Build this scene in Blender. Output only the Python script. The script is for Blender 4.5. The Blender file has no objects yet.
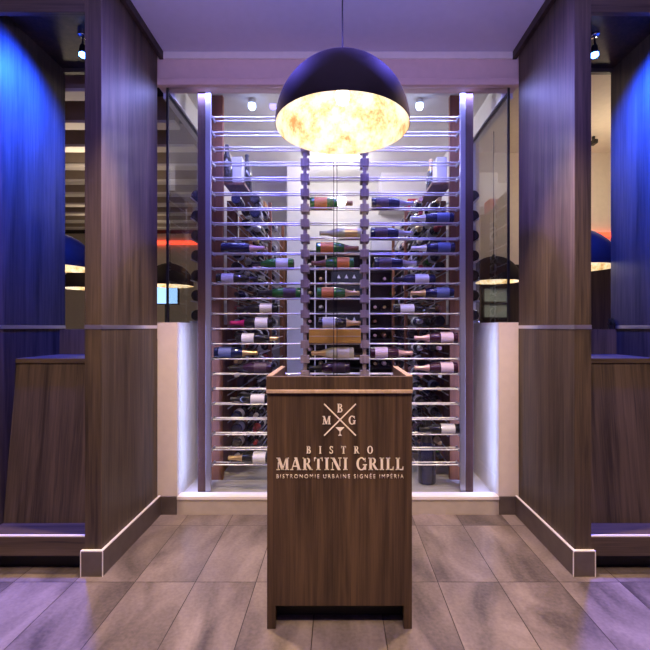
import bpy, bmesh, math, random
from mathutils import Vector, Matrix
R = random.Random(7)
C = bpy.context.scene.collection
PI = math.pi
F = 420.0; CX = 338.0; CY = 327.0; EYE = 1.3
def X(px, d): return (px - CX) / F * d          # a photo column at distance d -> metres
def Z(py, d): return EYE - (py - CY) / F * d

# ------------------------------------------------------------------ mesh helpers
class MB:
    def __init__(s): s.bm = bmesh.new(); s.smooth = False
    def box(s, x0, x1, y0, y1, z0, z1):
        v = [s.bm.verts.new((x, y, z)) for x in (x0, x1) for y in (y0, y1) for z in (z0, z1)]
        for f in ((0,1,3,2),(4,6,7,5),(0,4,5,1),(2,3,7,6),(0,2,6,4),(1,5,7,3)):
            s.bm.faces.new([v[i] for i in f])
        return s
    def hexa(s, pts):            # 8 points: bottom ring then top ring
        v = [s.bm.verts.new(p) for p in pts]
        for f in ((3,2,1,0),(4,5,6,7),(0,1,5,4),(1,2,6,5),(2,3,7,6),(3,0,4,7)):
            s.bm.faces.new([v[i] for i in f])
        return s
    def tube(s, pts, r, n=10, caps=True):
        pts = [Vector(p) for p in pts]; rings = []
        for i, p in enumerate(pts):
            d = (pts[min(i+1, len(pts)-1)] - pts[max(i-1, 0)]).normalized()
            a = d.orthogonal().normalized(); b = d.cross(a)
            rr = r[i] if isinstance(r, (list, tuple)) else r
            rings.append([s.bm.verts.new(p + (a*math.cos(2*PI*k/n) + b*math.sin(2*PI*k/n))*rr) for k in range(n)])
        for q in range(len(rings)-1):
            for k in range(n):
                s.bm.faces.new((rings[q][k], rings[q][(k+1)%n], rings[q+1][(k+1)%n], rings[q+1][k]))
        if caps:
            s.bm.faces.new(rings[0][::-1]); s.bm.faces.new(rings[-1])
        s.smooth = True
        return s
    def lathe(s, prof, n=24, c=(0,0,0), close=True):
        rings = []
        for r, z in prof:
            if r < 1e-6: rings.append([s.bm.verts.new((c[0], c[1], c[2]+z))])
            else: rings.append([s.bm.verts.new((c[0]+r*math.cos(2*PI*k/n), c[1]+r*math.sin(2*PI*k/n), c[2]+z)) for k in range(n)])
        for a, b in zip(rings, rings[1:]):
            for k in range(n):
                k2 = (k+1) % n
                if len(a) == 1 and len(b) == 1: continue
                if len(a) == 1: s.bm.faces.new((a[0], b[k2], b[k]))
                elif len(b) == 1: s.bm.faces.new((a[k], a[k2], b[0]))
                else: s.bm.faces.new((a[k], a[k2], b[k2], b[k]))
        s.smooth = True
        return s
    def prism(s, poly, place, depth):      # poly of 2D points, place(x,z,t)->3D
        a = [s.bm.verts.new(place(x, z, 0)) for x, z in poly]
        b = [s.bm.verts.new(place(x, z, depth)) for x, z in poly]
        s.bm.faces.new(a); s.bm.faces.new(b[::-1])
        for k in range(len(a)):
            k2 = (k+1) % len(a)
            s.bm.faces.new((a[k2], a[k], b[k], b[k2]))
        return s
    def build(s, name, mat, parent=None, bevel=0, label=None, sub=0):
        bmesh.ops.recalc_face_normals(s.bm, faces=s.bm.faces[:])
        me = bpy.data.meshes.new(name)
        if parent is not None:
            wl = Vector((0,0,0)); q = parent
            while q is not None: wl += Vector(q.location); q = q.parent
            bmesh.ops.translate(s.bm, verts=s.bm.verts[:], vec=-wl)
        if s.smooth:
            for f in s.bm.faces: f.smooth = True
            for e in s.bm.edges:
                if len(e.link_faces) == 2 and e.calc_face_angle() > 0.7: e.smooth = False
        s.bm.to_mesh(me); s.bm.free()
        o = bpy.data.objects.new(name, me); C.objects.link(o)
        me.materials.append(mat)
        if parent is not None: o.parent = parent
        if bevel:
            m = o.modifiers.new('bevel', 'BEVEL'); m.width = bevel; m.segments = 2; m.limit_method = 'ANGLE'
        if label: o['label'] = label
        return o
def tag(o, label, cat, group=None):
    o['label'] = label; o['category'] = cat
    if group: o['group'] = group
    return o
def thing(name, label, cat, loc=(0,0,0), group=None):
    o = bpy.data.objects.new(name, None); C.objects.link(o); o.location = loc
    o.empty_display_size = .1
    return tag(o, label, cat, group)
def struct(o): o['kind'] = 'structure'; return o
def B(*a): return MB().box(*a)

# ------------------------------------------------------------------ materials
def newmat(name):
    m = bpy.data.materials.new(name); m.use_nodes = True
    nt = m.node_tree; return m, nt, nt.nodes['Principled BSDF']
def flat(name, col, rough=.5, metal=0, emit=None, es=0, spec=None, coat=0, noise=0, nscale=20):
    m, nt, b = newmat(name)
    b.inputs['Base Color'].default_value = (*col, 1)
    b.inputs['Roughness'].default_value = rough; b.inputs['Metallic'].default_value = metal
    if spec is not None: b.inputs['Specular IOR Level'].default_value = spec
    if coat: b.inputs['Coat Weight'].default_value = coat
    if emit: b.inputs['Emission Color'].default_value = (*emit, 1); b.inputs['Emission Strength'].default_value = es
    if noise:
        tc = nt.nodes.new('ShaderNodeNewGeometry'); n = nt.nodes.new('ShaderNodeTexNoise'); n.inputs['Scale'].default_value = nscale
        n.inputs['Detail'].default_value = 4
        r = nt.nodes.new('ShaderNodeValToRGB')
        r.color_ramp.elements[0].color = (*[c*(1-noise) for c in col], 1); r.color_ramp.elements[0].position = .3
        r.color_ramp.elements[1].color = (*[min(1, c*(1+noise)) for c in col], 1); r.color_ramp.elements[1].position = .7
        nt.links.new(tc.outputs['Position'], n.inputs['Vector']); nt.links.new(n.outputs['Fac'], r.inputs['Fac'])
        nt.links.new(r.outputs['Color'], b.inputs['Base Color'])
    return m
def wood(name, dark, light, axis='Z', rough=.5, fine=1.0):
    m, nt, b = newmat(name); L = nt.links.new
    g = nt.nodes.new('ShaderNodeNewGeometry'); outs = []
    for sc, st in ((14*fine, .8), (70*fine, 2.2), (260*fine, 5)):
        mp = nt.nodes.new('ShaderNodeMapping')
        v = [sc, sc, sc]; 
        for q in axis: v['XYZ'.index(q)] = st
        mp.inputs['Scale'].default_value = v
        n = nt.nodes.new('ShaderNodeTexNoise'); n.inputs['Scale'].default_value = 1; n.inputs['Detail'].default_value = 5
        n.inputs['Distortion'].default_value = .6
        L(g.outputs['Position'], mp.inputs['Vector']); L(mp.outputs['Vector'], n.inputs['Vector']); outs.append(n.outputs['Fac'])
    a = nt.nodes.new('ShaderNodeMath'); a.operation = 'MULTIPLY'; a.inputs[1].default_value = .45; L(outs[0], a.inputs[0])
    c = nt.nodes.new('ShaderNodeMath'); c.operation = 'MULTIPLY_ADD'; c.inputs[1].default_value = .35; L(outs[1], c.inputs[0]); L(a.outputs[0], c.inputs[2])
    d = nt.nodes.new('ShaderNodeMath'); d.operation = 'MULTIPLY_ADD'; d.inputs[1].default_value = .2; L(outs[2], d.inputs[0]); L(c.outputs[0], d.inputs[2])
    r = nt.nodes.new('ShaderNodeValToRGB'); L(d.outputs[0], r.inputs['Fac'])
    r.color_ramp.elements[0].position = .38; r.color_ramp.elements[0].color = (*dark, 1)
    r.color_ramp.elements[1].position = .63; r.color_ramp.elements[1].color = (*light, 1)
    L(r.outputs['Color'], b.inputs['Base Color'])
    b.inputs['Roughness'].default_value = rough; b.inputs['Specular IOR Level'].default_value = .35
    bp = nt.nodes.new('ShaderNodeBump'); bp.inputs['Strength'].default_value = .12; bp.inputs['Distance'].default_value = .002
    L(d.outputs[0], bp.inputs['Height']); L(bp.outputs['Normal'], b.inputs['Normal'])
    return m
M = {}
M['wood'] = wood('walnut_laminate', (.032,.022,.013), (.120,.084,.050))
M['wood_lean'] = wood('walnut_laminate_leaning', (.032,.022,.013), (.120,.084,.050), 'YZ')
M['wood_x'] = wood('walnut_laminate_crosswise', (.032,.022,.013), (.120,.084,.050), 'X')
M['wood_dark'] = wood('dark_walnut', (.020,.012,.008), (.065,.040,.027))
M['wood_red'] = wood('red_cedar_post', (.13,.045,.018), (.30,.115,.045))
M['wood_post_dark'] = wood('plum_brown_post', (.05,.024,.024), (.10,.048,.042))
M['wood_edge'] = wood('pale_wood_edge', (.30,.20,.13), (.50,.36,.25), 'Y')
M['lectern'] = wood('lectern_walnut', (.025,.014,.008), (.100,.058,.031))
M['ceiling'] = flat('ceiling_paint', (.62,.58,.66), .8, noise=.02)
M['mauve'] = flat('mauve_wall_paint', (.78,.56,.44), .75, noise=.03)
M['cream'] = flat('cream_wall_paint', (.86,.76,.60), .7, noise=.03)
M['cellar_wall'] = flat('cellar_wall_paint', (.80,.77,.72), .7, noise=.03)
M['stone'] = flat('cellar_floor_stone', (.50,.48,.46), .5, noise=.12, nscale=8)
M['plinth'] = flat('stone_plinth', (.50,.44,.36), .5, noise=.08, nscale=12)
M['white_edge'] = flat('white_metal_edge', (.92,.88,.82), .45, 0)
M['alu'] = flat('brushed_aluminium', (.75,.75,.78), .32, 1)
M['rod'] = flat('satin_metal_rod', (.78,.76,.80), .30, .85)
M['channel'] = flat('satin_metal_channel', (.42,.42,.50), .35, .7)
M['tilebase'] = flat('taupe_tile_skirting', (.115,.090,.070), .45, noise=.15, nscale=14)
M['black'] = flat('black_metal', (.012,.011,.012), .4)
M['kick'] = flat('black_kickboard', (.012,.010,.010), .6)
M['letters'] = flat('champagne_metal_letters', (.74,.65,.54), .4, 0)
M['dome'] = flat('matt_bronze_black', (.020,.013,.010), .7, 0, spec=.12)
M['gasket'] = flat('black_gasket', (.01,.01,.012), .4)
M['bulb_blue'] = flat('blue_lit_lens', (.2,.4,1), .3, emit=(.06,.22,1), es=30)
M['bulb_cool'] = flat('cool_lit_lens', (.7,.8,1), .3, emit=(.40,.52,1), es=14)
M['bulb_warm'] = flat('warm_lit_bulb', (1,.8,.6), .3, emit=(1,.88,.70), es=8)
M['chrome'] = flat('chrome', (.7,.7,.72), .15, 1)
M['red_strip'] = flat('red_glowing_strip', (1,.1,.05), .4, emit=(1,.07,.03), es=2.5)
M['screen'] = flat('lit_blue_screen', (.2,.3,.5), .3, emit=(.35,.6,1), es=1.6)
M['beam'] = flat('taupe_ceiling_beam', (.34,.26,.20), .6, noise=.05)
M['beam_white'] = flat('white_beam_underside', (.80,.72,.64), .6)
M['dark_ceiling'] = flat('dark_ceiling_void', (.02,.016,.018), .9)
M['carton_white'] = flat('white_carton', (.72,.70,.74), .6)
M['carton_gold'] = flat('gold_carton', (.75,.42,.07), .35, .35)
M['carton_kraft'] = flat('brown_carton', (.42,.20,.07), .7)
M['carton_red'] = flat('red_carton', (.65,.03,.03), .5)
M['carton_black'] = flat('black_carton', (.015,.017,.02), .4)
M['pane_grey'] = flat('grey_green_pane', (.36,.40,.36), .15)
# glass: clear sheet, reflection by angle
def sheet_glass(name, tint):
    m = bpy.data.materials.new(name); m.use_nodes = True; nt = m.node_tree; nt.nodes.clear(); L = nt.links.new
    o = nt.nodes.new('ShaderNodeOutputMaterial'); t = nt.nodes.new('ShaderNodeBsdfTransparent'); t.inputs[0].default_value = (*tint, 1)
    g = nt.nodes.new('ShaderNodeBsdfGlossy'); g.inputs['Roughness'].default_value = 0.0
    f = nt.nodes.new('ShaderNodeFresnel'); f.inputs['IOR'].default_value = 1.45
    x = nt.nodes.new('ShaderNodeMixShader'); ge = nt.nodes.new('ShaderNodeNewGeometry'); iv = nt.nodes.new('ShaderNodeMath'); iv.operation = 'SUBTRACT'; iv.inputs[0].default_value = 1
    mu = nt.nodes.new('ShaderNodeMath'); mu.operation = 'MULTIPLY'; mu.use_clamp = True; f2 = nt.nodes.new('ShaderNodeMath'); f2.operation = 'MULTIPLY'; f2.inputs[1].default_value = 1.8; L(f.outputs[0], f2.inputs[0]); L(ge.outputs['Backfacing'], iv.inputs[1]); L(iv.outputs[0], mu.inputs[0]); L(f2.outputs[0], mu.inputs[1])
    L(mu.outputs[0], x.inputs[0]); L(t.outputs[0], x.inputs[1]); L(g.outputs[0], x.inputs[2]); L(x.outputs[0], o.inputs[0])
    return m
M['glass'] = sheet_glass('clear_sheet_glass', (.96,.98,.98))
# gold / silver leaf
def leaf():
    m, nt, b = newmat('gold_and_silver_leaf'); L = nt.links.new
    g = nt.nodes.new('ShaderNodeTexCoord')
    n = nt.nodes.new('ShaderNodeTexNoise'); n.inputs['Scale'].default_value = 7; n.inputs['Detail'].default_value = 9; n.inputs['Roughness'].default_value = .72
    L(g.outputs['Object'], n.inputs['Vector'])
    r = nt.nodes.new('ShaderNodeValToRGB'); L(n.outputs['Fac'], r.inputs['Fac'])
    e = r.color_ramp.elements
    e[0].position = .38; e[0].color = (.45,.24,.08,1)
    e[1].position = .66; e[1].color = (.80,.76,.70,1)
    k = r.color_ramp.elements.new(.46); k.color = (.78,.58,.30,1)
    k = r.color_ramp.elements.new(.54); k.color = (.80,.72,.60,1)
    L(r.outputs['Color'], b.inputs['Base Color']); b.inputs['Roughness'].default_value = .6; b.inputs['Metallic'].default_value = .15
    return m
M['leaf'] = leaf()
# floor tiles
def tiles():
    m, nt, b = newmat('taupe_floor_tiles'); L = nt.links.new
    g = nt.nodes.new('ShaderNodeNewGeometry'); mp = nt.nodes.new('ShaderNodeMapping'); mp.vector_type = 'POINT'
    mp.inputs['Location'].default_value = (-.2 + .309*20, -2.141 + .611*20, 0)
    L(g.outputs['Position'], mp.inputs['Vector'])
    br = nt.nodes.new('ShaderNodeTexBrick'); br.offset = 0; br.squash = 1
    br.inputs['Scale'].default_value = 1; br.inputs['Brick Width'].default_value = .309; br.inputs['Row Height'].default_value = .611
    br.inputs['Mortar Size'].default_value = .0022; br.inputs['Mortar Smooth'].default_value = .1
    br.inputs['Color1'].default_value = (.25,.25,.25,1); br.inputs['Color2'].default_value = (.75,.75,.75,1); br.inputs['Mortar'].default_value = (.5,.5,.5,1)
    L(mp.outputs['Vector'], br.inputs['Vector'])
    n1 = nt.nodes.new('ShaderNodeTexNoise'); n1.inputs['Scale'].default_value = 2.6; n1.inputs['Detail'].default_value = 6; n1.inputs['Distortion'].default_value = .8
    mp2 = nt.nodes.new('ShaderNodeMapping'); mp2.inputs['Rotation'].default_value = (0,0,.6); mp2.inputs['Scale'].default_value = (1.6,.7,1)
    L(g.outputs['Position'], mp2.inputs['Vector'])
    va = nt.nodes.new('ShaderNodeVectorMath'); va.operation = 'MULTIPLY_ADD'; va.inputs[1].default_value = (3,3,3)
    L(br.outputs['Color'], va.inputs[0]); L(mp2.outputs['Vector'], va.inputs[2]); L(va.outputs[0], n1.inputs['Vector'])
    n2 = nt.nodes.new('ShaderNodeTexNoise'); n2.inputs['Scale'].default_value = 60; n2.inputs['Detail'].default_value = 5
    L(g.outputs['Position'], n2.inputs['Vector'])
    ad = nt.nodes.new('ShaderNodeMath'); ad.operation = 'MULTIPLY_ADD'; ad.inputs[1].default_value = .2; L(n2.outputs['Fac'], ad.inputs[0])
    m3 = nt.nodes.new('ShaderNodeMath'); m3.operation = 'MULTIPLY'; m3.inputs[1].default_value = .8; L(n1.outputs['Fac'], m3.inputs[0]); L(m3.outputs[0], ad.inputs[2])
    r = nt.nodes.new('ShaderNodeValToRGB'); L(ad.outputs[0], r.inputs['Fac'])
    r.color_ramp.elements[0].position = .34; r.color_ramp.elements[0].color = (.070,.056,.050,1)
    r.color_ramp.elements[1].position = .66; r.color_ramp.elements[1].color = (.290,.236,.205,1)
    mx = nt.nodes.new('ShaderNodeMix'); mx.data_type = 'RGBA'; L(br.outputs['Fac'], mx.inputs['Factor']); L(r.outputs['Color'], mx.inputs[6]); mx.inputs[7].default_value = (.035,.025,.02,1)
    L(mx.outputs[2], b.inputs['Base Color'])
    b.inputs['Roughness'].default_value = .38
    bp = nt.nodes.new('ShaderNodeBump'); bp.invert = True; bp.inputs['Strength'].default_value = .4; bp.inputs['Distance'].default_value = .002
    L(br.outputs['Fac'], bp.inputs['Height']); L(bp.outputs['Normal'], b.inputs['Normal'])
    return m
M['tiles'] = tiles()

# ------------------------------------------------------------------ setting
D0 = 2.92            # plane of the cellar front
CEIL = 3.21
def S(name, mb, mat, **k): return struct(mb.build(name, mat, **k))
S('floor', B(-7,7,-3.6,9.1,-.1,0), M['tiles'])
S('ceiling', B(-1.9,1.9,-3.6,D0+.12,CEIL,CEIL+.1), M['ceiling'])
S('ceiling_side', B(-4.6,-1.9,-3.6,2.2,CEIL,CEIL+.1), M['ceiling'])
S('ceiling_side', B(1.9,4.6,-3.6,2.2,CEIL,CEIL+.1), M['ceiling'])
S('wall_front', B(-4.6,4.6,-3.7,-3.6,0,CEIL+.1), M['mauve'])
S('wall_left', B(-4.7,-4.6,-3.6,2.2,0,CEIL+.1), M['mauve'])
S('wall_right', B(4.6,4.7,-3.6,2.2,0,CEIL+.1), M['mauve'])
S('wall_back', B(-1.26,1.26,D0,D0+.11,2.985,CEIL), M['mauve'])
S('trim_1', B(-1.27,1.27,D0-.035,D0+.005,2.965,3.01), M['mauve'], bevel=.006)
S('trim_2', B(-1.255,1.255,D0-.012,D0,CEIL-.05,CEIL), M['cream'], bevel=.004)
# restaurant beyond, left
S('ceiling_beyond_left', B(-7,-1.22,D0+.0,9.1,3.28,3.36), M['dark_ceiling'])
S('wall_far_left', B(-7,-1.2,8.9,9.0,0,3.3), M['cream'])
S('wall_side_left', B(-7.1,-7,2.2,9.1,0,3.4), M['cream'])
S('wall_wainscot_left', B(-7,-1.3,8.84,8.9,0,1.05), M['wood_dark'])
for k in range(10):
    y = 3.13 + .48*k
    o = thing('ceiling_beam', '', 'ceiling beam', (-4.0, y, 3.05), 'ceiling beams beyond the left alcove')
    o['label'] = ['taupe ceiling beam nearest behind the left alcove', 'second taupe ceiling beam behind the left alcove', 'third taupe ceiling beam behind the left alcove',
        'fourth taupe ceiling beam behind the left alcove', 'fifth taupe ceiling beam behind the left alcove'][k] if k < 5 else 'taupe ceiling beam far beyond the left alcove'
    B(-6.8,-1.4,y,y+.09,3.075,3.28).build('board', M['beam'], o)
    B(-6.8,-1.4,y-.01,y+.12,3.05,3.075).build('underside', M['beam_white'], o, label='pale underside strip')
# restaurant beyond, right
S('ceiling_beyond_right', B(1.22,7,D0+.0,4.75,CEIL,CEIL+.1), M['cream'])
S('wall_far_right', B(1.3,7,4.6,4.7,1.98,CEIL), M['cream'])
S('wall_wainscot_right', B(1.3,7,4.57,4.7,0,1.98), M['wood_dark'])
# cellar shell
CF = .105
S('floor_cellar', B(-1.2,1.2,D0+.07,5.4,.0,CF), M['stone'])
S('floor_cellar_step', B(-.75,.75,3.75,5.3,CF,CF+.07), M['stone'])
S('ceiling_cellar', B(-1.26,1.26,D0+.11,5.5,3.12,3.20), M['cellar_wall'])
S('wall_cellar_back', B(-1.26,1.26,5.3,5.4,0,3.12), M['cellar_wall'])
S('wall_cellar_left', B(-1.23,-1.13,3.75,5.3,0,3.12), M['cellar_wall'])
S('wall_cellar_right', B(1.13,1.23,3.75,5.3,0,3.12), M['cellar_wall'])
S('trim_header_left', B(-1.26,-1.18,D0+.11,3.75,2.95,3.12), M['cellar_wall'])
S('trim_header_right', B(1.18,1.26,D0+.11,3.75,2.95,3.12), M['cellar_wall'])
S('trim_plinth', B(-1.115,1.115,D0-.01,D0+.07,0,CF), M['plinth'])
S('trim_sill', B(-1.115,1.115,D0-.015,D0+.07,CF,CF+.02), M['white_edge'])
S('wall_low_left', B(-1.255,-1.118,D0,3.75,0,1.332), M['cream'])
S('wall_low_right', B(1.118,1.255,D0,3.75,0,1.332), M['cream'])
S('baseboard_cellar_left', B(-1.25,-1.116,D0-.014,D0,0,.125), M['tilebase'], bevel=.002)
S('baseboard_cellar_right', B(1.116,1.25,D0-.014,D0,0,.125), M['tilebase'], bevel=.002)
S('wall_column_left', B(X(287,4.7),X(304,4.7),4.7,5.3,CF,3.12), M['cellar_wall'])
S('trim_duct', B(X(381,4.95),1.13,4.95,5.3,2.72,3.12), M['cellar_wall'])
# glass
def pane(n, bx, parts):
    o = struct(B(*bx).build(n, M['glass']))
    for p in parts: B(*p).build('gasket', M['gasket'], o)
sm = -.005
pane('window_1', (-1.2,X(333.6,D0),D0+.03,D0+.042,CF+.02,2.985),
     [(-1.205,-1.193,D0+.025,D0+.045,1.332,2.985), (X(333.4,D0),X(334.1,D0),D0+.026,D0+.046,CF+.02,2.985)])
pane('window_2', (X(337,D0),1.2,D0+.03,D0+.042,CF+.02,2.985),
     [(1.193,1.205,D0+.025,D0+.045,1.332,2.985), (X(336.6,D0),X(337.3,D0),D0+.026,D0+.046,CF+.02,2.985)])
pane('window_3', (-1.206,-1.196,D0+.046,3.75,1.332,2.95), [(-1.21,-1.192,D0+.046,3.75,2.935,2.955)])
pane('window_4', (1.196,1.206,D0+.046,3.75,1.332,2.95), [(1.192,1.21,D0+.046,3.75,2.935,2.955)])

# ------------------------------------------------------------------ alcove units (mirrored)
def alcove(s, side):
    o = thing('bench_alcove', f'walnut panelled alcove with low bench, {side} of the glass wine cellar', 'alcove', (s*1.6, 2.5, 0))
    def bb(x0, x1, *r): a, b = sorted((s*x0, s*x1)); return B(a, b, *r)
    fr, bk = 2.2, 2.88
    bb(1.239,1.327,fr,bk,0,CEIL).build('inner_panel', M['wood'], o, bevel=.002)
    bb(1.87,1.96,fr,bk,0,CEIL).build('outer_panel', M['wood'], o, bevel=.002)
    c = MB(); a0, a1 = sorted((s*1.327, s*1.87))
    c.box(a0,a1,fr+.03,bk-.03,3.057,CEIL)
    c.build('canopy', M['wood_dark'], o)
    bb(1.327,1.87,fr,fr+.03,2.95,CEIL).build('fascia', M['wood_x'], o, bevel=.002)
    bb(1.327,1.87,bk-.03,bk,3.03,CEIL).build('fascia', M['wood_x'], o)
    bb(1.21,1.239,fr-.02,bk+.035,3.155,CEIL).build('crown_moulding', M['wood_dark'], o, bevel=.003)
    bb(1.327,1.87,bk-.06,bk,.0,1.285).build('back_board', M['wood'], o)
    # leaning face with ledge
    f = MB(); x0, x1 = a0, a1
    f.hexa([(x0,2.345,.205),(x1,2.345,.205),(x1,2.40,.205),(x0,2.40,.205),(x0,2.445,1.09),(x1,2.445,1.09),(x1,2.50,1.09),(x0,2.50,1.09)])
    f.build('leaning_panel', M['wood_lean'], o)
    B(x0,x1,2.435,bk-.06,1.09,1.118).build('ledge', M['wood_x'], o, bevel=.002)
    seat = B(x0,x1,fr+.012,2.40,.185,.205).build('bench_top', M['wood_x'], o)
    B(x0,x1,fr,fr+.012,.200,.208).build('edge_strip', M['white_edge'], seat, label='thin pale edging strip')
    B(x0,x1,fr+.003,fr+.03,.10,.197).build('bench_front', M['wood_x'], o)
    B(x0,x1,fr+.085,fr+.1,0,.12).build('kickboard', M['kick'], o)
    # metal strips
    m = MB(); p0, p1 = sorted((s*1.2365, s*1.3275)); m.box(p0,p1,fr-.003,fr,1.289,1.311)
    q0, q1 = sorted((s*1.2365, s*1.239)); m.box(q0,q1,fr,bk,1.289,1.311)
    m.build('metal_strip', M['alu'], o)
    bb(1.866,1.87,fr,bk,1.289,1.311).build('metal_strip', M['alu'], o)
    # tile skirting with pale corner edging
    k = MB(); p0, p1 = sorted((s*1.226, s*1.340)); k.box(p0,p1,fr-.014,fr,0,.130)
    q0, q1 = sorted((s*1.226, s*1.239)); k.box(q0,q1,fr,D0-.014,0,.130)
    sk = k.build('tile_skirting', M['tilebase'], o)
    e = MB(); e.box(p0,p1,fr-.0155,fr,.130,.136); e.box(q0,q1,fr,D0-.014,.130,.136)
    for xx in (1.226, 1.340):
        z0, z1 = sorted((s*(xx-.003), s*(xx+.001))); e.box(z0,z1,fr-.0165,fr-.012,0,.130)
    e.build('edge_strip', M['white_edge'], sk, label='thin pale edging strip')
    # small blue spot hanging from the canopy
    px = 83 if s < 0 else 594.5
    d = 2.52; x = X(px, d)
    t = thing('spotlight', f'small blue-lit chrome spotlight under the canopy of the alcove {side} of the cellar', 'spotlight', (x, d, 3.057), 'blue spotlights in the alcoves')
    MB().lathe([(0,0),(.028,0),(.028,-.012),(.02,-.018),(0,-.018)], 20, (x,d,3.057)).build('mount', M['chrome'], t)
    MB().tube([(x,d,3.04),(x-s*-.003,d,2.985)], .005, 8).build('stem', M['black'], t)
    MB().lathe([(0,.045),(.014,.045),(.02,.03),(.022,0),(.018,-.004),(0,-.004)], 20, (x,d,2.945)).build('lamp_head', M['black'], t)
    MB().lathe([(0,.0),(.021,-.001),(.023,-.014),(.014,-.022),(0,-.020)], 16, (x,d,2.941)).build('lens', M['bulb_blue'], t, label='glowing blue lens')
    return x, d
SP = [alcove(-1, 'left'), alcove(1, 'right')]

# ------------------------------------------------------------------ pendants
def pendant(x, y, rim, r, label, group, top, leafy=True, thick=.004, power=None):
    t = thing('pendant_lamp', label, 'pendant lamp', (x, y, rim), group)
    n = 18
    outer = [(r*math.sin(PI/2*k/n), r*math.cos(PI/2*k/n)) for k in range(n+1)]
    outer[0] = (0, r)
    inner = [((r-thick)*math.sin(PI/2*k/n), (r-thick)*math.cos(PI/2*k/n)) for k in range(n+1)]
    MB().lathe(outer + [(r-thick*.5, 0)], 64, (x,y,rim)).build('dome_shade', M['dome'], t)
    io = MB().lathe(inner + [(r-thick*.4, -.001)], 64, (x,y,rim)).build('leaf_lining', M['leaf'], t, label='gold and silver leaf lining')
    MB().tube([(x,y,rim+r-.002),(x,y,rim+r+.02)], [.018,.010], 14).build('cap', M['black'], t)
    c = MB()
    c.tube([(x,y,rim+r+.01),(x+.0015,y,rim+r+.10),(x-.001,y,rim+r+.25),(x,y,top)], .0035, 8)
    c.build('cord', M['black'], t)
    MB().tube([(x,y,rim+r-.006),(x,y,rim+r*.62)], [.022,.022], 14).build('socket', M['black'], t)
    MB().lathe([(0,.075),(.02,.06),(.036,.03),(.038,.01),(.028,-.018),(0,-.030)], 20, (x,y,rim+r*.42)).build('bulb', M['bulb_warm'], t)
    if power:
        l = bpy.data.lights.new('lamp_light', 'POINT'); l.energy = power; l.color = (1,.93,.86); l.shadow_soft_size = .05
        lo = bpy.data.objects.new('lamp_light', l); C.objects.link(lo); lo.location = (x, y, rim + r*.18)
    return t
pendant(X(342.5,2.2), 2.2, EYE+1.045, .35, 'large black dome pendant with glowing gold leaf lining over the lectern', None, CEIL, power=5.5)
gp = 'dome pendants in the restaurant beyond'
pendant(-2.18, 3.25, 1.755, .27, 'black dome pendant seen through the gap of the left alcove, larger of the two there', gp, 3.28, power=3)
pendant(-2.98, 5.0, 1.755, .27, 'small distant dome pendant low in the gap of the left alcove', gp, 3.28, power=3)
pendant(-1.86, 4.65, 1.755, .25, 'dark dome pendant seen through the cellar side glass on the left', gp, 3.28, power=3)
pendant(1.82, 3.25, 1.755, .30, 'black dome pendant with gold lining in the gap of the right alcove', gp, CEIL, power=3)
pendant(1.52, 4.1, 1.74, .25, 'dark dome pendant seen through the cellar side glass on the right', gp, CEIL, power=3)
o = B(-4.0,-2.8,8.86,8.9,3.05,3.12).build('red_glow_strip', M['red_strip']); tag(o, 'added red strip for the glow beyond the left side glass', 'light strip')  # made-up strip standing in for the red glow in the glass
o = B(2.55,3.1,4.56,4.6,2.28,2.33).build('red_glow_strip', M['red_strip']); tag(o, 'red glowing light strip above the dome in the right alcove gap', 'light strip')
t = thing('monitor', 'lit pale blue screen beyond the left side glass', 'screen', (-2.45,6,1.6))
B(-2.62,-2.28,6,6.04,1.62,1.88).build('casing', M['black'], t); B(-2.605,-2.295,5.995,6,1.635,1.865).build('display', M['screen'], t)
B(-2.48,-2.42,6.01,6.03,0,1.62).build('stand', M['black'], t)
t = thing('framed_panel', 'black framed double glass panel on the wall beyond the right side glass', 'frame', (1.7,4.55,1.3))
fr_ = MB(); x0, x1 = 1.56, 1.86
for z0, z1 in ((1.385,1.405),(1.545,1.575),(1.715,1.735)): fr_.box(x0,x1,4.53,4.57,z0,z1)
fr_.box(x0,x0+.02,4.53,4.57,1.385,1.735); fr_.box(x1-.02,x1,4.53,4.57,1.385,1.735); fr_.build('frame', M['black'], t)
B(x0+.02,x1-.02,4.55,4.56,1.405,1.545).build('pane', M['pane_grey'], t); B(x0+.02,x1-.02,4.55,4.56,1.575,1.715).build('pane', M['pane_grey'], t)
t = thing('wall_speaker', 'small black speaker on a ceiling bracket high in the right alcove gap', 'speaker', (2.56,4.2,3.15))
B(2.54,2.585,4.17,4.25,3.13,3.17).build('casing', M['black'], t, bevel=.005); B(2.55,2.57,4.2,4.22,3.17,CEIL).build('bracket', M['black'], t)
# small dark plant on the right alcove's back board
t = thing('potted_plant', 'small black leafy ornament on the back board of the right alcove', 'ornament', (1.86,2.85,1.285))
MB().lathe([(0,0),(.022,0),(.028,.03),(.024,.03),(0,.026)], 14, (1.86,2.85,1.285)).build('pot', M['black'], t)
lf = MB()
for k in range(26):
    a = R.uniform(0, 2*PI); u = R.uniform(.2, 1.1); ln = R.uniform(.04, .065)
    dv = Vector((math.cos(a)*math.sin(u), math.sin(a)*math.sin(u)*.45, math.cos(u))); b0 = Vector((1.86,2.85,1.305)); sd = dv.cross(Vector((0,0,1))).normalized()*.011
    up = Vector((0,0,.002))
    p = [b0, b0+dv*ln*.5+sd, b0+dv*ln, b0+dv*ln*.5-sd]
    va = [lf.bm.verts.new(q) for q in p]; vb = [lf.bm.verts.new(q+up) for q in p]
    lf.bm.faces.new(va); lf.bm.faces.new(vb[::-1])
    for i in range(4): lf.bm.faces.new((va[i], vb[i], vb[(i+1)%4], va[(i+1)%4]))
lf.build('leaves', flat('dark_leaf', (.02,.025,.015), .5), t)

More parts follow.
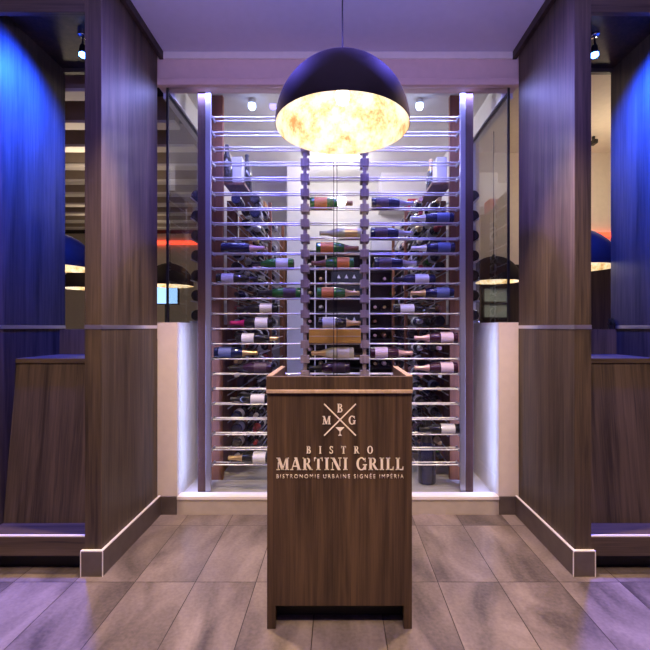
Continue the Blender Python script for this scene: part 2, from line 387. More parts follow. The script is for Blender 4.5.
# ------------------------------------------------------------------ lectern
LY = 1.808
lec = thing('lectern', 'dark walnut host stand with metal restaurant lettering under the pendant', 'lectern', (0, LY+.22, 0))
lx0, lx1 = X(267,LY), X(412,LY); ztop = Z(376.5,LY); zl0, zl1 = Z(393,LY), Z(389.5,LY); back = LY+.46
cut = Z(606,LY)
b = MB()
ox0, ox1 = X(275.5,LY), X(403.7,LY)
b.box(lx0,lx1,LY,LY+.025,cut,zl0)                         # front
b.box(lx0,ox0,LY,LY+.025,0,cut); b.box(ox1,lx1,LY,LY+.025,0,cut)
b.build('front_panel', M['lectern'], lec, bevel=.0015)
B(lx0,lx0+.03,LY+.025,back,0,zl0).build('side_panel', M['lectern'], lec)
B(lx1-.03,lx1,LY+.025,back,0,zl0).build('side_panel', M['lectern'], lec)
B(lx0+.03,lx1-.03,LY+.09,LY+.11,.0,cut+.1).build('kickboard', M['kick'], lec)
sh = B(lx0-.002,lx1+.002,LY-.012,back,zl0,zl1).build('top', M['wood_edge'], lec, bevel=.002, label='pale wood ledge under the tray')
B(lx0-.003,lx1+.003,LY-.004,LY+.02,zl1,ztop).build('tray_front', M['lectern'], lec, bevel=.0015)
zt = ztop+.002
for a0, a1 in ((lx0-.003, lx0+.022), (lx1-.022, lx1+.003)):
    q = B(a0,a1,LY+.02,back,zl1,zt-.004).build('tray_side', M['lectern'], lec)
    B(a0,a1,LY+.012,back,zt-.004,zt).build('edge_strip', M['wood_edge'], q, label='pale top edge')
B(lx0+.03,lx1-.03,LY+.04,back-.01,.45,.47).build('shelf', M['lectern'], lec)
B(lx1,lx1+.004,LY+.04,LY+.055,Z(546,LY),Z(526,LY)).build('tag', flat('red_plastic', (.6,.02,.02), .4), lec, label='tiny red tag')
# letters --------------------------------------------------------------
def rect(x0, z0, x1, z1): return [(x0,z0),(x1,z0),(x1,z1),(x0,z1)]
def bar(x0, z0, x1, z1, w):    # slanted stroke, horizontal width w
    return [(x0-w/2,z0),(x0+w/2,z0),(x1+w/2,z1),(x1-w/2,z1)]
def arcs(cx, cz, ro, rzo, ri, rzi, a0, a1, n=14):
    out = []
    for k in range(n):
        u, v = math.radians(a0+(a1-a0)*k/n), math.radians(a0+(a1-a0)*(k+1)/n)
        out.append([(cx+ro*math.cos(u),cz+rzo*math.sin(u)),(cx+ro*math.cos(v),cz+rzo*math.sin(v)),(cx+ri*math.cos(v),cz+rzi*math.sin(v)),(cx+ri*math.cos(u),cz+rzi*math.sin(u))])
    return out
T_, t_ = .20, .075
def serif(xc, z, w=.34): return rect(xc-w/2, z, xc+w/2, z+.06)
def stem(xc, w=T_, sw=.36): return [rect(xc-w/2,0,xc+w/2,1), serif(xc,0,sw), serif(xc,.94,sw)]
G = {
 'I': (.40, stem(.20)),
 'B': (.74, stem(.20,T_,.32) + arcs(.34,.76,.28,.24,.12,.175,-90,90) + arcs(.36,.27,.32,.27,.14,.20,-90,90) + [rect(.2,.94,.36,1),rect(.2,0,.38,.065),rect(.2,.49,.38,.55)]),
 'R': (.82, stem(.20,T_,.36) + arcs(.36,.74,.28,.26,.12,.195,-90,90) + [rect(.2,.94,.38,1),rect(.2,.475,.40,.53),bar(.70,0,.42,.48,.20),rect(.58,0,.84,.06)]),
 'T': (.78, stem(.39,T_,.36) + [rect(.03,.93,.75,1),[(.03,.72),(.07,.72),(.13,.95),(.03,.95)],[(.75,.72),(.71,.72),(.65,.95),(.75,.95)]]),
 'S': (.60, arcs(.30,.75,.25,.25,.09,.19,20,250) + arcs(.30,.26,.27,.27,.11,.20,-160,75) + [rect(.50,.70,.545,.96),rect(.03,.04,.075,.30),[(.13,.56),(.30,.44),(.42,.46),(.22,.60)]]),
 'O': (.90, arcs(.45,.5,.42,.52,.22,.46,0,360,28)),
 'M': (1.08, [rect(.14,0,.21,.62),rect(.80,0,1.0,1),bar(.54,.02,.20,1,.22),bar(.54,.02,.84,1,.085),serif(.17,0,.30),serif(.90,0,.36),rect(.02,.94,.28,1),rect(.80,.94,1.06,1)]),
 'A': (.88, [bar(.10,0,.355,.80,.08),bar(.72,0,.44,1,.22),rect(.22,.28,.58,.34),serif(.10,0,.26),serif(.72,0,.36)]),
 'N': (.92, [rect(.12,0,.19,.62),rect(.74,.30,.81,1),bar(.72,0,.20,1,.24),serif(.155,0,.28),serif(.775,.94,.28),rect(.0,.94,.26,1)]),
 'G': (.90, arcs(.45,.5,.42,.52,.22,.45,42,325,22) + [rect(.66,.03,.84,.44),rect(.56,.40,.92,.46),rect(.74,.66,.785,.98)]),
 'L': (.70, stem(.20,T_,.36) + [rect(.2,0,.66,.065),[(.66,.28),(.62,.28),(.54,.03),(.66,.03)]]),
 ' ': (.45, []),
}
STENCIL = .055
def write(text, px0, px1, py_top, py_bot, name, gap, mat=M['letters']):
    h = (py_bot-py_top)/F*LY; z0 = Z(py_bot, LY); x0 = X(px0, LY); width = X(px1, LY) - x0
    tw = sum(G[c][0] for c in text) + gap*(len(text)-1); sx = width/(tw)
    cur = 0
    for ch in text:
        w, polys = G[ch]
        if polys:
            m = MB()
            for p in polys:
                m.prism([(x0+(cur+a)*sx, z0+bb*h) for a, bb in p], lambda x, z, t: (x, LY-.0005-t, z), .004)
            m.build('letter', mat, lec, label=f'metal letter {ch} of the name')
        cur += w + gap
write('MARTINI GRILL', 276.3, 403.7, 457.5, 469.8, 'lettering', .12)
write('BISTRO', 306.3, 373, 446, 453.4, 'lettering', 1.15)
def small_text(txt, px0, px1, py_top, py_bot):
    cu = bpy.data.curves.new('lettering', 'FONT'); cu.body = txt; cu.size = 1; cu.extrude = .0; cu.space_character = 1.45; cu.offset = -.007
    tmp = bpy.data.objects.new('lettering', cu); C.objects.link(tmp)
    dg = bpy.context.evaluated_depsgraph_get(); dg.update()
    me = bpy.data.meshes.new_from_object(tmp.evaluated_get(dg))
    bpy.data.objects.remove(tmp)
    xs = [v.co.x for v in me.vertices]; ys = [v.co.y for v in me.vertices]
    cap = .729 if 0 else max(v.co.y for v in me.vertices if v.co.x < .5)
    x0, x1 = X(px0,LY), X(px1,LY); h = (py_bot-py_top)/F*LY; z0 = Z(py_bot,LY); mnx, mxx = min(xs), max(xs)
    bm = bmesh.new(); bm.from_mesh(me)
    ext = bmesh.ops.extrude_face_region(bm, geom=bm.faces[:])
    new = {g for g in ext['geom'] if isinstance(g, bmesh.types.BMVert)}
    for v in bm.verts:
        x, y = v.co.x, v.co.y
        v.co = Vector((x0+(x-mnx)/(mxx-mnx)*(x1-x0), LY-.0005-(.003 if v in new else 0), z0+y/cap*h))
    w = MB(); w.bm.free(); w.bm = bm
    return w.build('lettering', M['letters'], lec)
small_text('BISTRONOMIE URBAINE SIGN\u00c9E IMP\u00c9RIA', 276.5, 403.5, 474.3, 478.1)
e = MB(); cx, cz = X(340,LY), Z(419.6,LY); hs = 15.8/F*LY; w = .0035
pl = lambda x, z, t: (x, LY-.0005-t, z)
for sg in (1, -1):
    e.prism([(cx-hs, cz-sg*hs-w*sg), (cx-hs+w, cz-sg*hs-0*sg), (cx+hs, cz+sg*hs-w*sg*.0), (cx+hs-w, cz+sg*hs+w*sg*.0)] if 0 else
            [(cx-hs-w/2, cz-sg*(hs-w/2)), (cx-hs+w/2, cz-sg*(hs+w/2)), (cx+hs+w/2, cz+sg*(hs-w/2)), (cx+hs-w/2, cz+sg*(hs+w/2))], pl, .004)
def one(ch, pcx, pcy, hpx):
    h = hpx/F*LY; wd, polys = G[ch]; sx = h*.95
    for p in polys: e.prism([(X(pcx,LY)+(a-wd/2)*sx, Z(pcy,LY)+(bb-.5)*h) for a, bb in p], pl, .004)
one('B', 340, 408, 8.6); one('M', 326.5, 420, 8.2); one('G', 352, 420, 8.4)
u = 1/F*LY; gx, gz = X(340,LY), Z(431.2,LY)
e.prism([(gx-4.3*u,gz+4*u),(gx-.4*u,gz),(gx+.4*u,gz),(gx+4.3*u,gz+4*u)], pl, .004)
e.prism([(gx-.4*u,gz),(gx-.4*u,gz-3*u),(gx-2*u,gz-4.2*u),(gx+2*u,gz-4.2*u),(gx+.4*u,gz-3*u),(gx+.4*u,gz)], pl, .004)
e.build('emblem', M['letters'], lec, label='crossed bars with monogram letters and a small cocktail glass')

# ------------------------------------------------------------------ wine bottles
BP = {   # half profiles: radius, height
 'champagne': [(0,.008),(.025,.0),(.041,.002),(.044,.010),(.044,.135),(.042,.160),(.035,.190),(.026,.215),(.0185,.240),(.0155,.262),(.0150,.292),(.0175,.294),(.0175,.302),(.0140,.310),(0,.311)],
 'bordeaux': [(0,.008),(.022,.0),(.034,.002),(.0375,.008),(.0375,.190),(.036,.203),(.028,.220),(.018,.232),(.0148,.245),(.0140,.292),(.0155,.294),(.0155,.300),(0,.301)],
 'burgundy': [(0,.008),(.024,.0),(.038,.002),(.0405,.008),(.0405,.145),(.038,.170),(.030,.198),(.021,.222),(.0152,.248),(.0142,.288),(.016,.290),(.016,.297),(0,.298)],
}
CAPZ = {'champagne': .205, 'bordeaux': .228, 'burgundy': .240}
LABZ = {'champagne': (.035,.125), 'bordeaux': (.05,.150), 'burgundy': (.04,.128)}
def radius_at(kind, z):
    P = BP[kind][1:]
    for (r0, z0), (r1, z1) in zip(P, P[1:]):
        if z0 <= z <= z1: return r0 + (r1-r0)*(z-z0)/max(1e-6, z1-z0)
    return .014
ME = {}
def bottle_meshes(kind):
    if kind in ME: return ME[kind]
    def mk(name, prof, n=24):
        m = MB().lathe(prof, n); o = m.build(name, M['black']); me = o.data; me.materials.clear(); bpy.data.objects.remove(o); return me
    body = mk('wine_bottle', BP[kind])
    c = CAPZ[kind]; zs = [c] + [z for r, z in BP[kind] if z > c]
    cap = mk('capsule', [(radius_at(kind, z)+.0009 if z < BP[kind][-1][1] else 0, z + (.0009 if z >= BP[kind][-2][1] else 0)) for z in zs])
    l0, l1 = LABZ[kind]; r = radius_at(kind, .09)
    lab = mk('bottle_label', [(r+.0002,l0),(r+.0008,l0+.0003),(r+.0008,l1-.0003),(r+.0002,l1)], 32)
    ME[kind] = (body, cap, lab); return ME[kind]
MC = {}
def gm(name):
    if name in MC: return MC[name]
    T = {'dark': ((.007,.008,.008), .12), 'blue': ((.005,.011,.065), .12), 'green': ((.018,.16,.022), .12), 'pale': ((.62,.60,.34), .15), 'rose': ((.05,.012,.03), .15), 'purple': ((.03,.01,.035), .15),
         'amber': ((.20,.08,.02), .12)}
    c, r = T[name]; m = flat('bottle_glass_'+name, c, r, spec=.6, coat=.4); MC[name] = m; return m
FOIL = {'silver': ((.70,.70,.76), .3, .7), 'gold': ((.72,.50,.22), .32, .7), 'pink': ((.80,.50,.48), .38, .4), 'magenta': ((.42,.01,.14), .35, .2), 'bronze': ((.30,.14,.08), .4, .4), 'black': ((.02,.02,.022), .35, .2),
        'red': ((.35,.03,.03), .35, .2), 'cream': ((.75,.68,.52), .4, .1), 'orange': ((.75,.22,.05), .5, 0), 'white': ((.78,.76,.78), .5, 0), 'lilac': ((.50,.48,.62), .5, 0),
        'dimpurple': ((.06,.03,.06), .5, 0), 'blueish': ((.09,.12,.30), .5, 0), 'palepink': ((.75,.58,.66), .5, 0)}
def fm(name):
    k = 'f_'+name
    if k in MC: return MC[k]
    c, r, me_ = FOIL[name]; MC[k] = flat('paper_or_foil_'+name, c, r, me_); return MC[k]
def inst(me, name, mat, parent=None):
    key = (me.name, mat.name)
    if key not in MC:
        m2 = me.copy(); m2.materials.clear(); m2.materials.append(mat); MC[key] = m2
    o = bpy.data.objects.new(name, MC[key]); C.objects.link(o)
    if parent is not None: o.parent = parent
    return o
def bottle(kind, glass, foil, lab, loc, rot, label, group, scale=1, marks=None):
    bd, cp, lb = bottle_meshes(kind)
    o = inst(bd, 'wine_bottle', gm(glass)); o.location = loc; o.rotation_euler = rot; o.scale = (scale,)*3
    tag(o, label, 'wine bottle', group)
    if foil: inst(cp, 'capsule', fm(foil), o)
    if lab:
        l = inst(lb, 'bottle_label', fm(lab), o)
    return o

# front rack --------------------------------------------------------------
RY = 3.03; RB = 3.085            # distances of the front and rear rod
SPC = 15.1/F*RY; ZL = lambda k: Z(328.8,RY) + SPC*(-k)       # k: level index downwards from eye level
lev = list(range(-14, 10))
def rod(x0, x1, y, z, parent): MB().tube([(x0,y,z),(x1,y,z)], .0055, 10).build('rod', M['rod'], parent)
def outer_post(s, o):
    dx = 0 if s < 0 else .036
    x0, x1 = sorted((s*(1.006-dx), s*(.95-dx)))
    B(x0,x1,RY-.02,RY+.12,CF,3.12).build('post', M['wood_post_dark'], o, bevel=.003)
    x0, x1 = sorted((s*(.95-dx), s*(.912-dx)))
    B(x0,x1,RY-.022,RY+.0,CF,3.12).build('rod_channel', M['channel'], o, bevel=.002)
    x0, x1 = sorted((s*(.912-dx), s*(.902-dx)))
    for k in lev: B(x0,x1,RY-.012,RB+.010,ZL(k)-.010,ZL(k)+.010).build('rod_holder', M['channel'], o)
def inner_post(xc, o):
    m = MB(); m.box(xc-.013,xc+.013,RY-.005,RB+.005,CF,3.12)
    for k in lev: m.box(xc-.031,xc+.031,RY-.018,RB+.018,ZL(k)-.030,ZL(k)+.026)
    m.build('notched_post', M['wood_post'], o, bevel=.002)
M['wood_post'] = wood('grey_brown_post', (.26,.19,.18), (.46,.36,.34))
def bay(name_label, x0, x1, posts):
    o = thing('bottle_rack', name_label, 'wine rack', ((x0+x1)/2, RY+.05, CF), 'bays of the front bottle rack')
    for k in lev:
        rod(x0, x1, RY, ZL(k), o); rod(x0, x1, RB, ZL(k), o)
    return o
xa, xb = X(305,RY), X(364.5,RY)
L_ = bay('left bay of the front wine rack, metal rods and red wood post', -.90, xa-.031, 0); outer_post(-1, L_)
Mi = bay('narrow middle bay of the front wine rack between the notched posts', xa+.031, xb-.031, 0); inner_post(xa, Mi); inner_post(xb, Mi)
Ri = bay('right bay of the front wine rack, metal rods and red wood post', xb+.031, .866, 0); outer_post(1, Ri)
RC = (RY+RB)/2
def front(rod_y, base_px, dirn, kind, glass, foil, lab, label, group, scale=1, yaw=0):
    k = round((rod_y-328.8)/15.1); r = radius_at(kind, .09)*scale
    # bottle axis rests in the valley of the two rods
    half = (RB-RY)/2
    z = ZL(k) + math.sqrt((r+.0055)**2 - half**2)
    rot = (0, PI/2*dirn, 0)
    return bottle(kind, glass, foil, lab, (X(base_px, RC), RC, z), rot, label, group, scale)
gL, gM, gR = 'bottles in the left bay of the front rack', 'bottles in the middle bay of the front rack', 'bottles in the right bay of the front rack'
ML, MM, MR = ' in the left front bay', ' in the middle front bay', ' in the right front bay'
# rod line, base column, direction of neck (+1 right), shape, glass, capsule, label
rows = [
 (252.9,222,1,'champagne','blue','pink',None,'blue-black bottle with pale pink neck, topmost'+ML,gL),
 (268.2,294,-1,'burgundy','green','black','white','green bottle with white label and neck to the left'+ML,gL),
 (283.4,217,1,'burgundy','dark','black','lilac','dark bottle with lilac label and black neck to the right'+ML,gL),
 (298.3,301,-1,'champagne','green','black','dimpurple','green bottle with dark label by the notched post'+ML,gL),
 (313.4,278,-1,'burgundy','dark','black','cream','dark bottle with cream label'+ML,gL),
 (328.8,273,-1,'champagne','dark','magenta','white','bottle with magenta neck foil and white label'+ML,gL),
 (343.9,237,1,'burgundy','dark','gold','white','dark bottle with white label and gold neck to the right'+ML,gL),
 (359.2,215,1,'champagne','blue','gold','blueish','bottle with blue label and gold neck'+ML,gL),
 (374.0,272,-1,'champagne','purple','black','dimpurple','dark purple bottle with purple label beside the host stand'+ML,gL),
 (403.5,272,-1,'bordeaux','dark','black','white','dark bottle with white label just left of the host stand'+ML,gL),
 (464.0,271,-1,'champagne','dark','gold','white','bottle with gold neck on the lowest rods'+ML,gL),
 (207.7,310,1,'champagne','green','bronze','orange','green bottle with orange label, topmost'+MM,gM),
 (237.8,362,-1,'champagne','pale',None,'gold','clear pale bottle with yellow label'+MM,gM),
 (252.9,316,1,'champagne','green','bronze','orange','green bottle with orange label, neck right'+MM,gM),
 (268.2,354,-1,'champagne','green','bronze','orange','green bottle with orange label, neck left'+MM,gM),
 (298.3,317,1,'champagne','green','gold','orange','green bottle with orange label and gold neck'+MM,gM),
 (328.8,318,1,'champagne','dark','gold','white','bottle with white label and gold neck above the gold carton'+MM,gM),
 (359.2,354,-1,'champagne','pale','gold','cream','cream bottle with gold neck below the gold carton'+MM,gM),
 (374.0,350,-1,'champagne','purple','black','dimpurple','dark purple bottle, lowest'+MM,gM),
 (207.7,371,1,'champagne','blue','silver','dimpurple','dark bottle with silver neck, topmost'+MR,gR),
 (222.8,453,-1,'champagne','blue','silver','blueish','blue bottle with silver neck, second row from the top'+MR,gR),
 (237.8,370,1,'champagne','blue','silver','dimpurple','dark bottle with silver neck, third row from the top'+MR,gR),
 (252.9,454,-1,'champagne','blue','silver','blueish','blue bottle with silver neck, fourth row from the top'+MR,gR),
 (268.2,374,1,'champagne','blue','silver','dimpurple','dark bottle with silver neck, fifth row from the top'+MR,gR),
 (283.4,435,-1,'bordeaux','blue','black','white','blue bottle with wide white label'+MR,gR),
 (298.3,453,-1,'champagne','blue','gold','blueish','blue bottle with gold neck to the left'+MR,gR),
 (313.4,393,1,'bordeaux','dark','black','white','dark bottle with pale label and neck to the right'+MR,gR),
 (343.9,457,-1,'champagne','rose','pink','palepink','upper rose bottle with pink label and neck to the left'+MR,gR),
 (359.2,370,1,'champagne','rose','pink','palepink','rose bottle with pink label and neck to the right'+MR,gR),
 (374.0,457,-1,'champagne','rose','pink','palepink','lower rose bottle with pink label and neck to the left'+MR,gR),
 (433.8,461,-1,'bordeaux','dark','black','white','dark bottle with white label low'+MR,gR),
]
for r in rows: front(*r)
# gold carton
kz = ZL(1)
t = thing('gift_carton', 'gold gift carton lying in the middle bay of the front rack', 'carton', (X(335,RC), RC, kz))
B(X(309.5,RC),X(360.5,RC),RC-.05,RC+.05,kz+.007,kz+.105).build('box', M['carton_gold'], t, bevel=.003)
B(X(309.5,RC)-.001,X(360.5,RC)+.001,RC-.052,RC-.05,kz+.054,kz+.058).build('seam', fm('cream'), t)

# side racks ----------------------------------------------------------------
nb = 0
SZ = [CF+.16+.108*k for k in range(20)]
def side_rack(s, side):
    global nb
    o = thing('bottle_rack', f'deep wine rack along the {side} side of the cellar', 'wine rack', (s*.75, 4.0, CF), 'side racks of the cellar')
    y0, y1 = 3.30, 4.68
    for y in (y0, y0+.46, y0+.92, y1):
        for x in (.945 if s < 0 else .918,):
            a, b = sorted((s*(x-.045), s*(x+.045)))
            B(a,b,y-.02,y+.02,CF,3.11 if y == y0 else CF+.16+.108*20).build('post', M['wood_red'], o, bevel=.003)
    a, b = sorted((s*.60, s*.63))
    for y in (y0+.5, y1):
        B(a,b,y-.015,y+.015,CF,CF+.16+.108*20).build('post', M['wood_red'], o, bevel=.003)
    for z in SZ:
        for x in (.865, .705, .615):
            MB().tube([(s*x,y0,z-.04),(s*x,y1,z-.04)], .005, 8).build('rod', M['rod'], o)
    a, b = sorted((s*.94, s*.955))
    B(a,b,y0+.1,y1,CF,1.32).build('side_board', M['wood_red'], o)
    a, b = sorted((s*.74, s*.90))
    B(a,b,y0+.02,y1+.02,CF+.16+.108*20,CF+.18+.108*20).build('top_board', M['wood_red'], o)
    gn = f'bottles in the {side} side rack'
    for zi, z in enumerate(SZ):
        for xi, x in enumerate((.81, .66)):
            for yi in range(4):
                if R.random() > (.86 if yi < 3 else .15): continue
                kind = R.choice(['champagne','burgundy','bordeaux','burgundy'])
                foil = R.choice(['silver','gold','pink','black','red','cream','black','bronze'])
                lab = R.choice([None,None,'white','cream','dimpurple','lilac'])
                near = R.random() < .7
                yb = y0 + .03 + yi*.355
                loc = (s*x, yb + (.31 if near else 0), z-.035+radius_at(kind,.09)*.9)
                rot = (PI/2, 0, 0) if near else (-PI/2, 0, 0)
                part = ('near', 'middle', 'far', 'far')[yi]
                ht = 'upper' if zi > 12 else ('middle' if zi > 6 else 'lower')
                fn = {'black':'black-capped','silver':'silver-capped','gold':'gold-capped','pink':'pink-capped','red':'red-capped','cream':'cream-capped','bronze':'bronze-capped'}[foil]
                bottle(kind, R.choice(['dark','dark','blue','dark','green' if R.random()<.3 else 'dark']), foil, lab, loc, rot,
                       f'{fn} bottle lying in the {ht} rows of the {side} side rack', gn)
                nb += 1
    # outer column, ends of bottles beside the post
    for k in range(7):
        z = 2.32 - k*.155
        bottle('champagne', 'dark', 'black', None, ((-1.10 if s < 0 else 1.055), 3.26, z), (-PI/2,0,0), f'dark bottle end showing between the {side} post and the side glass', f'bottle ends beside the {side} post')
        MB().tube([((-1.10 if s < 0 else 1.055),3.14,z-.051),((-1.10 if s < 0 else 1.055),3.575,z-.051)], .005, 8).build('rod', M['rod'], o)
    MB().tube([((-1.10 if s < 0 else 1.055),3.575,CF),((-1.10 if s < 0 else 1.055),3.575,2.42)], .006, 8).build('upright', M['rod'], o)
side_rack(-1, 'left'); side_rack(1, 'right')

# back rack in the middle, bottles with their necks towards the aisle
def ctn(name, mat, x0, x1, y0, y1, z0, z1, label, group=None, cat='carton'):
    o = B(x0,x1,y0,y1,z0,z1).build(name, mat, bevel=.003); return tag(o, label, cat, group)
BD = 4.85
o = thing('wine_cabinet', 'black cabinet of bottles at the back of the cellar', 'wine cabinet', (0,BD+.15,CF+.07))
cx0, cx1, cz1 = X(306,BD), X(402,BD), Z(252,BD)
B(cx0,cx1,BD+.33,BD+.36,CF+.07,cz1).build('back_board', M['black'], o)
B(cx0-.02,cx0,BD,BD+.36,CF+.07,cz1).build('side_board', M['black'], o); B(cx1,cx1+.02,BD,BD+.36,CF+.07,cz1).build('side_board', M['black'], o)
B(cx0-.02,cx1+.02,BD,BD+.36,cz1,cz1+.02).build('top_board', M['black'], o)
for px in (315, 326, 369.5): B(X(px,BD)-.006,X(px,BD)+.006,BD-.005,BD+.008,CF+.07,cz1).build('upright', M['white_edge'], o, label='thin pale metal upright')
zz = [cz1 - .02 - .165*k for k in range(1, 12)]
for z in zz: B(cx0,cx1,BD+.01,BD+.33,z-.012,z).build('shelf', M['black'], o)
for zi, z in enumerate(zz[:9]):
    for px in (375.5, 385, 394.5, 320.5 if zi % 2 else 309.5):
        if R.random() < .12: continue
        foil = R.choice(['gold','gold','bronze','cream','pink'])
        bottle(R.choice(['burgundy','champagne']), R.choice(['green','dark','amber']), foil, None, (X(px,BD), BD+.325, z+.046), (PI/2,0,0),
               f'{foil}-capped bottle pointing out of the ' + ('upper' if zi < 3 else 'middle' if zi < 6 else 'lower') + ' shelves of the black back cabinet', 'bottles in the back cabinet')
for k in (1, 2, 4):
    z = zz[k]; x0, x1 = X(331,BD), X(362,BD)
    t = thing('gift_carton', ['','black carton with white ornament in the back cabinet, topmost','black carton with white ornament in the back cabinet, second','','black carton with white ornament in the back cabinet, lowest'][k], 'carton', ((x0+x1)/2,BD+.1,z), 'black cartons in the back cabinet')
    B(x0,x1,BD+.03,BD+.3,z,z+.13).build('box', M['carton_black'], t, bevel=.003)
    m = MB()
    for q in range(3):
        cx_ = x0 + (x1-x0)*(.25+.25*q)
        m.prism([(cx_+.024*math.cos(a*PI/3+.5)*(1 if a%2 else .5), z+.065+.03*math.sin(a*PI/3+.5)*(1 if a%2 else .5)) for a in range(6)], lambda x, zc, t_: (x, BD+.0299-t_, zc), .002)
    m.build('ornament', fm('white'), t)

# cartons and bottles on top of the racks
TT = CF+.18+.108*20
def on(px0, px1, d, h, mat, label, dd=.16): return ctn('carton', mat, X(px0,d), X(px1,d), d, d+dd, TT, TT+h, label)
on(232, 242, 3.42, .24, M['carton_white'], 'pale tall carton standing on top of the left side rack')
on(252.5, 265, 4.25, .13, M['carton_red'] if 0 else M['carton_kraft'], 'brown carton on the far end of the left side rack')
on(437, 447, 3.42, .24, M['carton_white'], 'pale tall carton standing on top of the right side rack')
on(408, 420, 4.3, .17, M['carton_red'], 'red carton on top of the right side rack')
bottle('champagne','dark','black',None,(X(247,3.55),3.55,TT),(0,0,0),'dark bottle standing on top of the left side rack',None)
bottle('champagne','dark','gold',None,(X(431,3.65),3.65,TT),(0,0,0),'gold-capped bottle standing on top of the right side rack',None)
bottle('champagne','dark','black',None,(X(227,3.36),3.36,TT),(0,0,0),'dark bottle standing on the left side rack, beside its post',None)
ctn('carton', M['carton_white'], X(372,BD), X(397,BD), BD+.05, BD+.3, cz1+.02, cz1+.22, 'cream carton on top of the black back cabinet')
ctn('carton', M['carton_kraft'], X(279,4.75), X(286,4.75), 4.8, 4.95, CF+.07, 2.3, 'tall orange-brown board leaning area left of the pale column', cat='board')
# standing magnum
bottle('champagne','blue','black',None,(X(427,3.229),3.229,CF),(0,0,0),'large dark blue bottle standing on the cellar floor behind the right bay',None,1.55)
# cellar ceiling spots
CS = []
for px, side in ((252,'left'),(419.5,'right')):
    d = 3.36; x = X(px,d); z = Z(104,d)
    t = thing('spotlight', f'white glowing cellar spotlight above the {side} bay of the front rack', 'spotlight', (x,d,3.12), 'white spotlights in the cellar')
    MB().tube([(x,d,3.12),(x,d,z+.05)], .012, 10).build('stem', M['chrome'], t)
    MB().lathe([(0,.055),(.022,.055),(.028,.03),(.030,0),(0,0)], 20, (x,d,z)).build('lamp_head', M['chrome'], t)
    MB().lathe([(0,0),(.027,0),(.030,-.022),(.020,-.042),(0,-.048)], 18, (x,d,z)).build('lens', M['bulb_cool'], t)
    CS.append((x,d,z-.03))

# ------------------------------------------------------------------ lights
def light(kind, name, loc, power, col, size=.05, target=None, **kw):
    l = bpy.data.lights.new(name, kind); l.energy = power; l.color = col
    if kind == 'AREA': l.size = size
    else: l.shadow_soft_size = size
    for k, v in kw.items(): setattr(l, k, v)
    o = bpy.data.objects.new(name, l); C.objects.link(o); o.location = loc
    if target is not None: o.rotation_euler = (Vector(target)-Vector(loc)).to_track_quat('-Z','Y').to_euler()
    return o
for (x, d), s in zip(SP, (-1, 1)):
    light('SPOT', 'alcove_blue_light', (x, d, 2.90), 75, (.012,.045,1), .02, target=(s*1.62, 2.5, 0), spot_size=1.9, spot_blend=1)
    light('SPOT', 'alcove_blue_spot', (x, d-.02, 2.90), 650, (.006,.045,1), .02, target=(s*1.87, 2.35, 2.35), spot_size=2.5, spot_blend=1)
for c in CS:
    light('SPOT', 'cellar_spot_light', (c[0],c[1],c[2]-.02), 14, (.33,.40,1), .03, target=(c[0]*.9,c[1]+.35,0), spot_size=2.4, spot_blend=.6)
# LED strips behind the cellar header and down both sides of the glass
light('AREA', 'cellar_led_strip', (0, D0+.065, 2.975), 36, (.33,.34,1), 2.2, target=(0, 3.12, 0), shape='RECTANGLE', size_y=.03)
for s in (-1, 1):
    light('AREA', 'cellar_side_led', (s*1.015, D0+.085, .74), 1.6, (.33,.45,1), .03, target=(s*1.2, D0+.16, .74), shape='RECTANGLE', size_y=1.15)
    light('AREA', 'cellar_side_led', (s*1.10, D0+.075, .74), 6, (.40,.42,1), .03, target=(s*.9, D0+.14, .74), shape='RECTANGLE', size_y=1.15)
for y in (3.7, 4.5):
    light('POINT', 'cellar_fill_light', (0, y, 2.95), 17, (.92,.86,.95), .06)  # fill added to brighten the upper cellar; no fixture hangs here
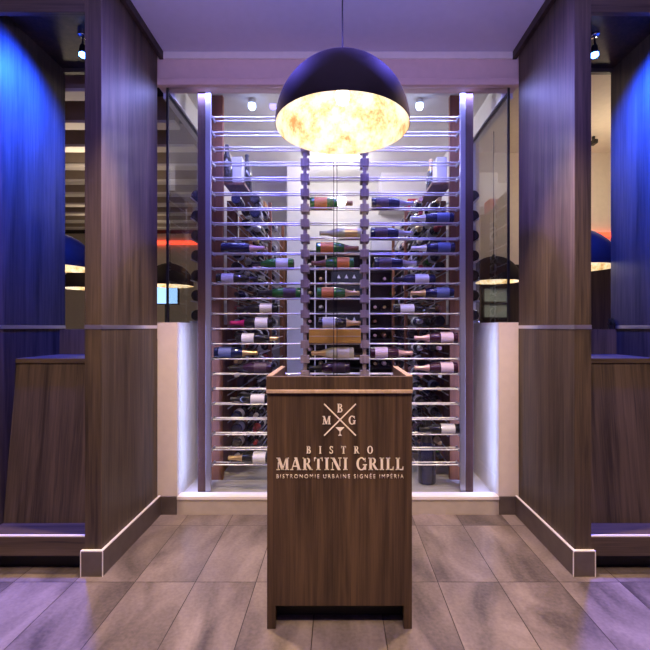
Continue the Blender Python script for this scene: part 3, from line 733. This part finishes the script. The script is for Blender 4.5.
# entrance hall: added warm and violet fills without fixtures, and a lectern downlight
for x in (-.80, .80):
    light('SPOT', 'warm_fill_spot', (x*.8,2.05,CEIL-.02), 360, (1,.70,.40), .04, target=(x*1.15, 2.12, 0), spot_size=1.12, spot_blend=.6)  # fill added to lift the floor, cream walls and lower panels
    light('SPOT', 'warm_fill_spot', (x*1.7,.7,CEIL-.02), 75, (1,.74,.48), .04, target=(x*1.8, 1.5, 0), spot_size=1.3, spot_blend=.8)  # added warm fill for the forward floor and alcove fronts, source unseen
    light('SPOT', 'violet_fill_spot', (x*.7,2.3,CEIL-.02), 75, (.17,.13,1), .03, target=(x*.9, 2.3, 0), spot_size=2.3, spot_blend=.8)  # added violet fill over the floor and wing panels
    light('SPOT', 'violet_wing_fill', (-x*.7,1.7,CEIL-.05), 520, (.13,.10,1), .03, target=(x*1.55, 2.3, 2.35), spot_size=.8, spot_blend=1)  # added spot that tints the upper wing panel violet, without a fixture
for x in (-1.7, 1.7):
    light('SPOT', 'warm_front_fill', (x,.15,CEIL-.05), 210, (1,.70,.42), .03, target=(x*.95, .9, 0), spot_size=1.9, spot_blend=.7)  # added from the camera side to warm the front-facing wood
light('SPOT', 'lectern_downlight', (0,.35,CEIL-.02), 300, (1,.74,.46), .02, target=(0, LY, .84), spot_size=.34, spot_blend=1)
light('AREA', 'violet_ceiling_fill', (0, .6, 2.3), 95, (.36,.33,1), 2.2, target=(0, .6, 3.6), shape='RECTANGLE', size_y=.3)  # unseen panel added in mid-air to tint the ceiling violet
for x, y in ((-2.6,4.2),(2.6,3.8),(-3.5,6.5)):
    light('POINT', 'restaurant_light', (x,y,2.6), 14, (1,.80,.58), .1)
w = bpy.data.worlds.new('world'); bpy.context.scene.world = w; w.use_nodes = True
w.node_tree.nodes['Background'].inputs[0].default_value = (.35,.32,.5,1); w.node_tree.nodes['Background'].inputs[1].default_value = .05

# ------------------------------------------------------------------ camera
cam = bpy.data.cameras.new('camera'); co = bpy.data.objects.new('camera', cam); C.objects.link(co)
co.location = (0,0,EYE); co.rotation_euler = (PI/2,0,0)
cam.sensor_width = 36; cam.lens = F/650*36; cam.shift_x = -13/650; cam.shift_y = 2/650; cam.clip_start = .05
sc = bpy.context.scene; sc.camera = co
sc.view_settings.view_transform = 'Standard'; sc.view_settings.look = 'None'; sc.view_settings.gamma = 1; sc.view_settings.exposure = 0.0
sc.view_settings.use_curve_mapping = False
sc.cycles.max_bounces = 8; sc.cycles.transparent_max_bounces = 16; sc.cycles.use_denoising = True
sc.cycles.sample_clamp_indirect = 6; sc.cycles.caustics_reflective = False; sc.cycles.caustics_refractive = False
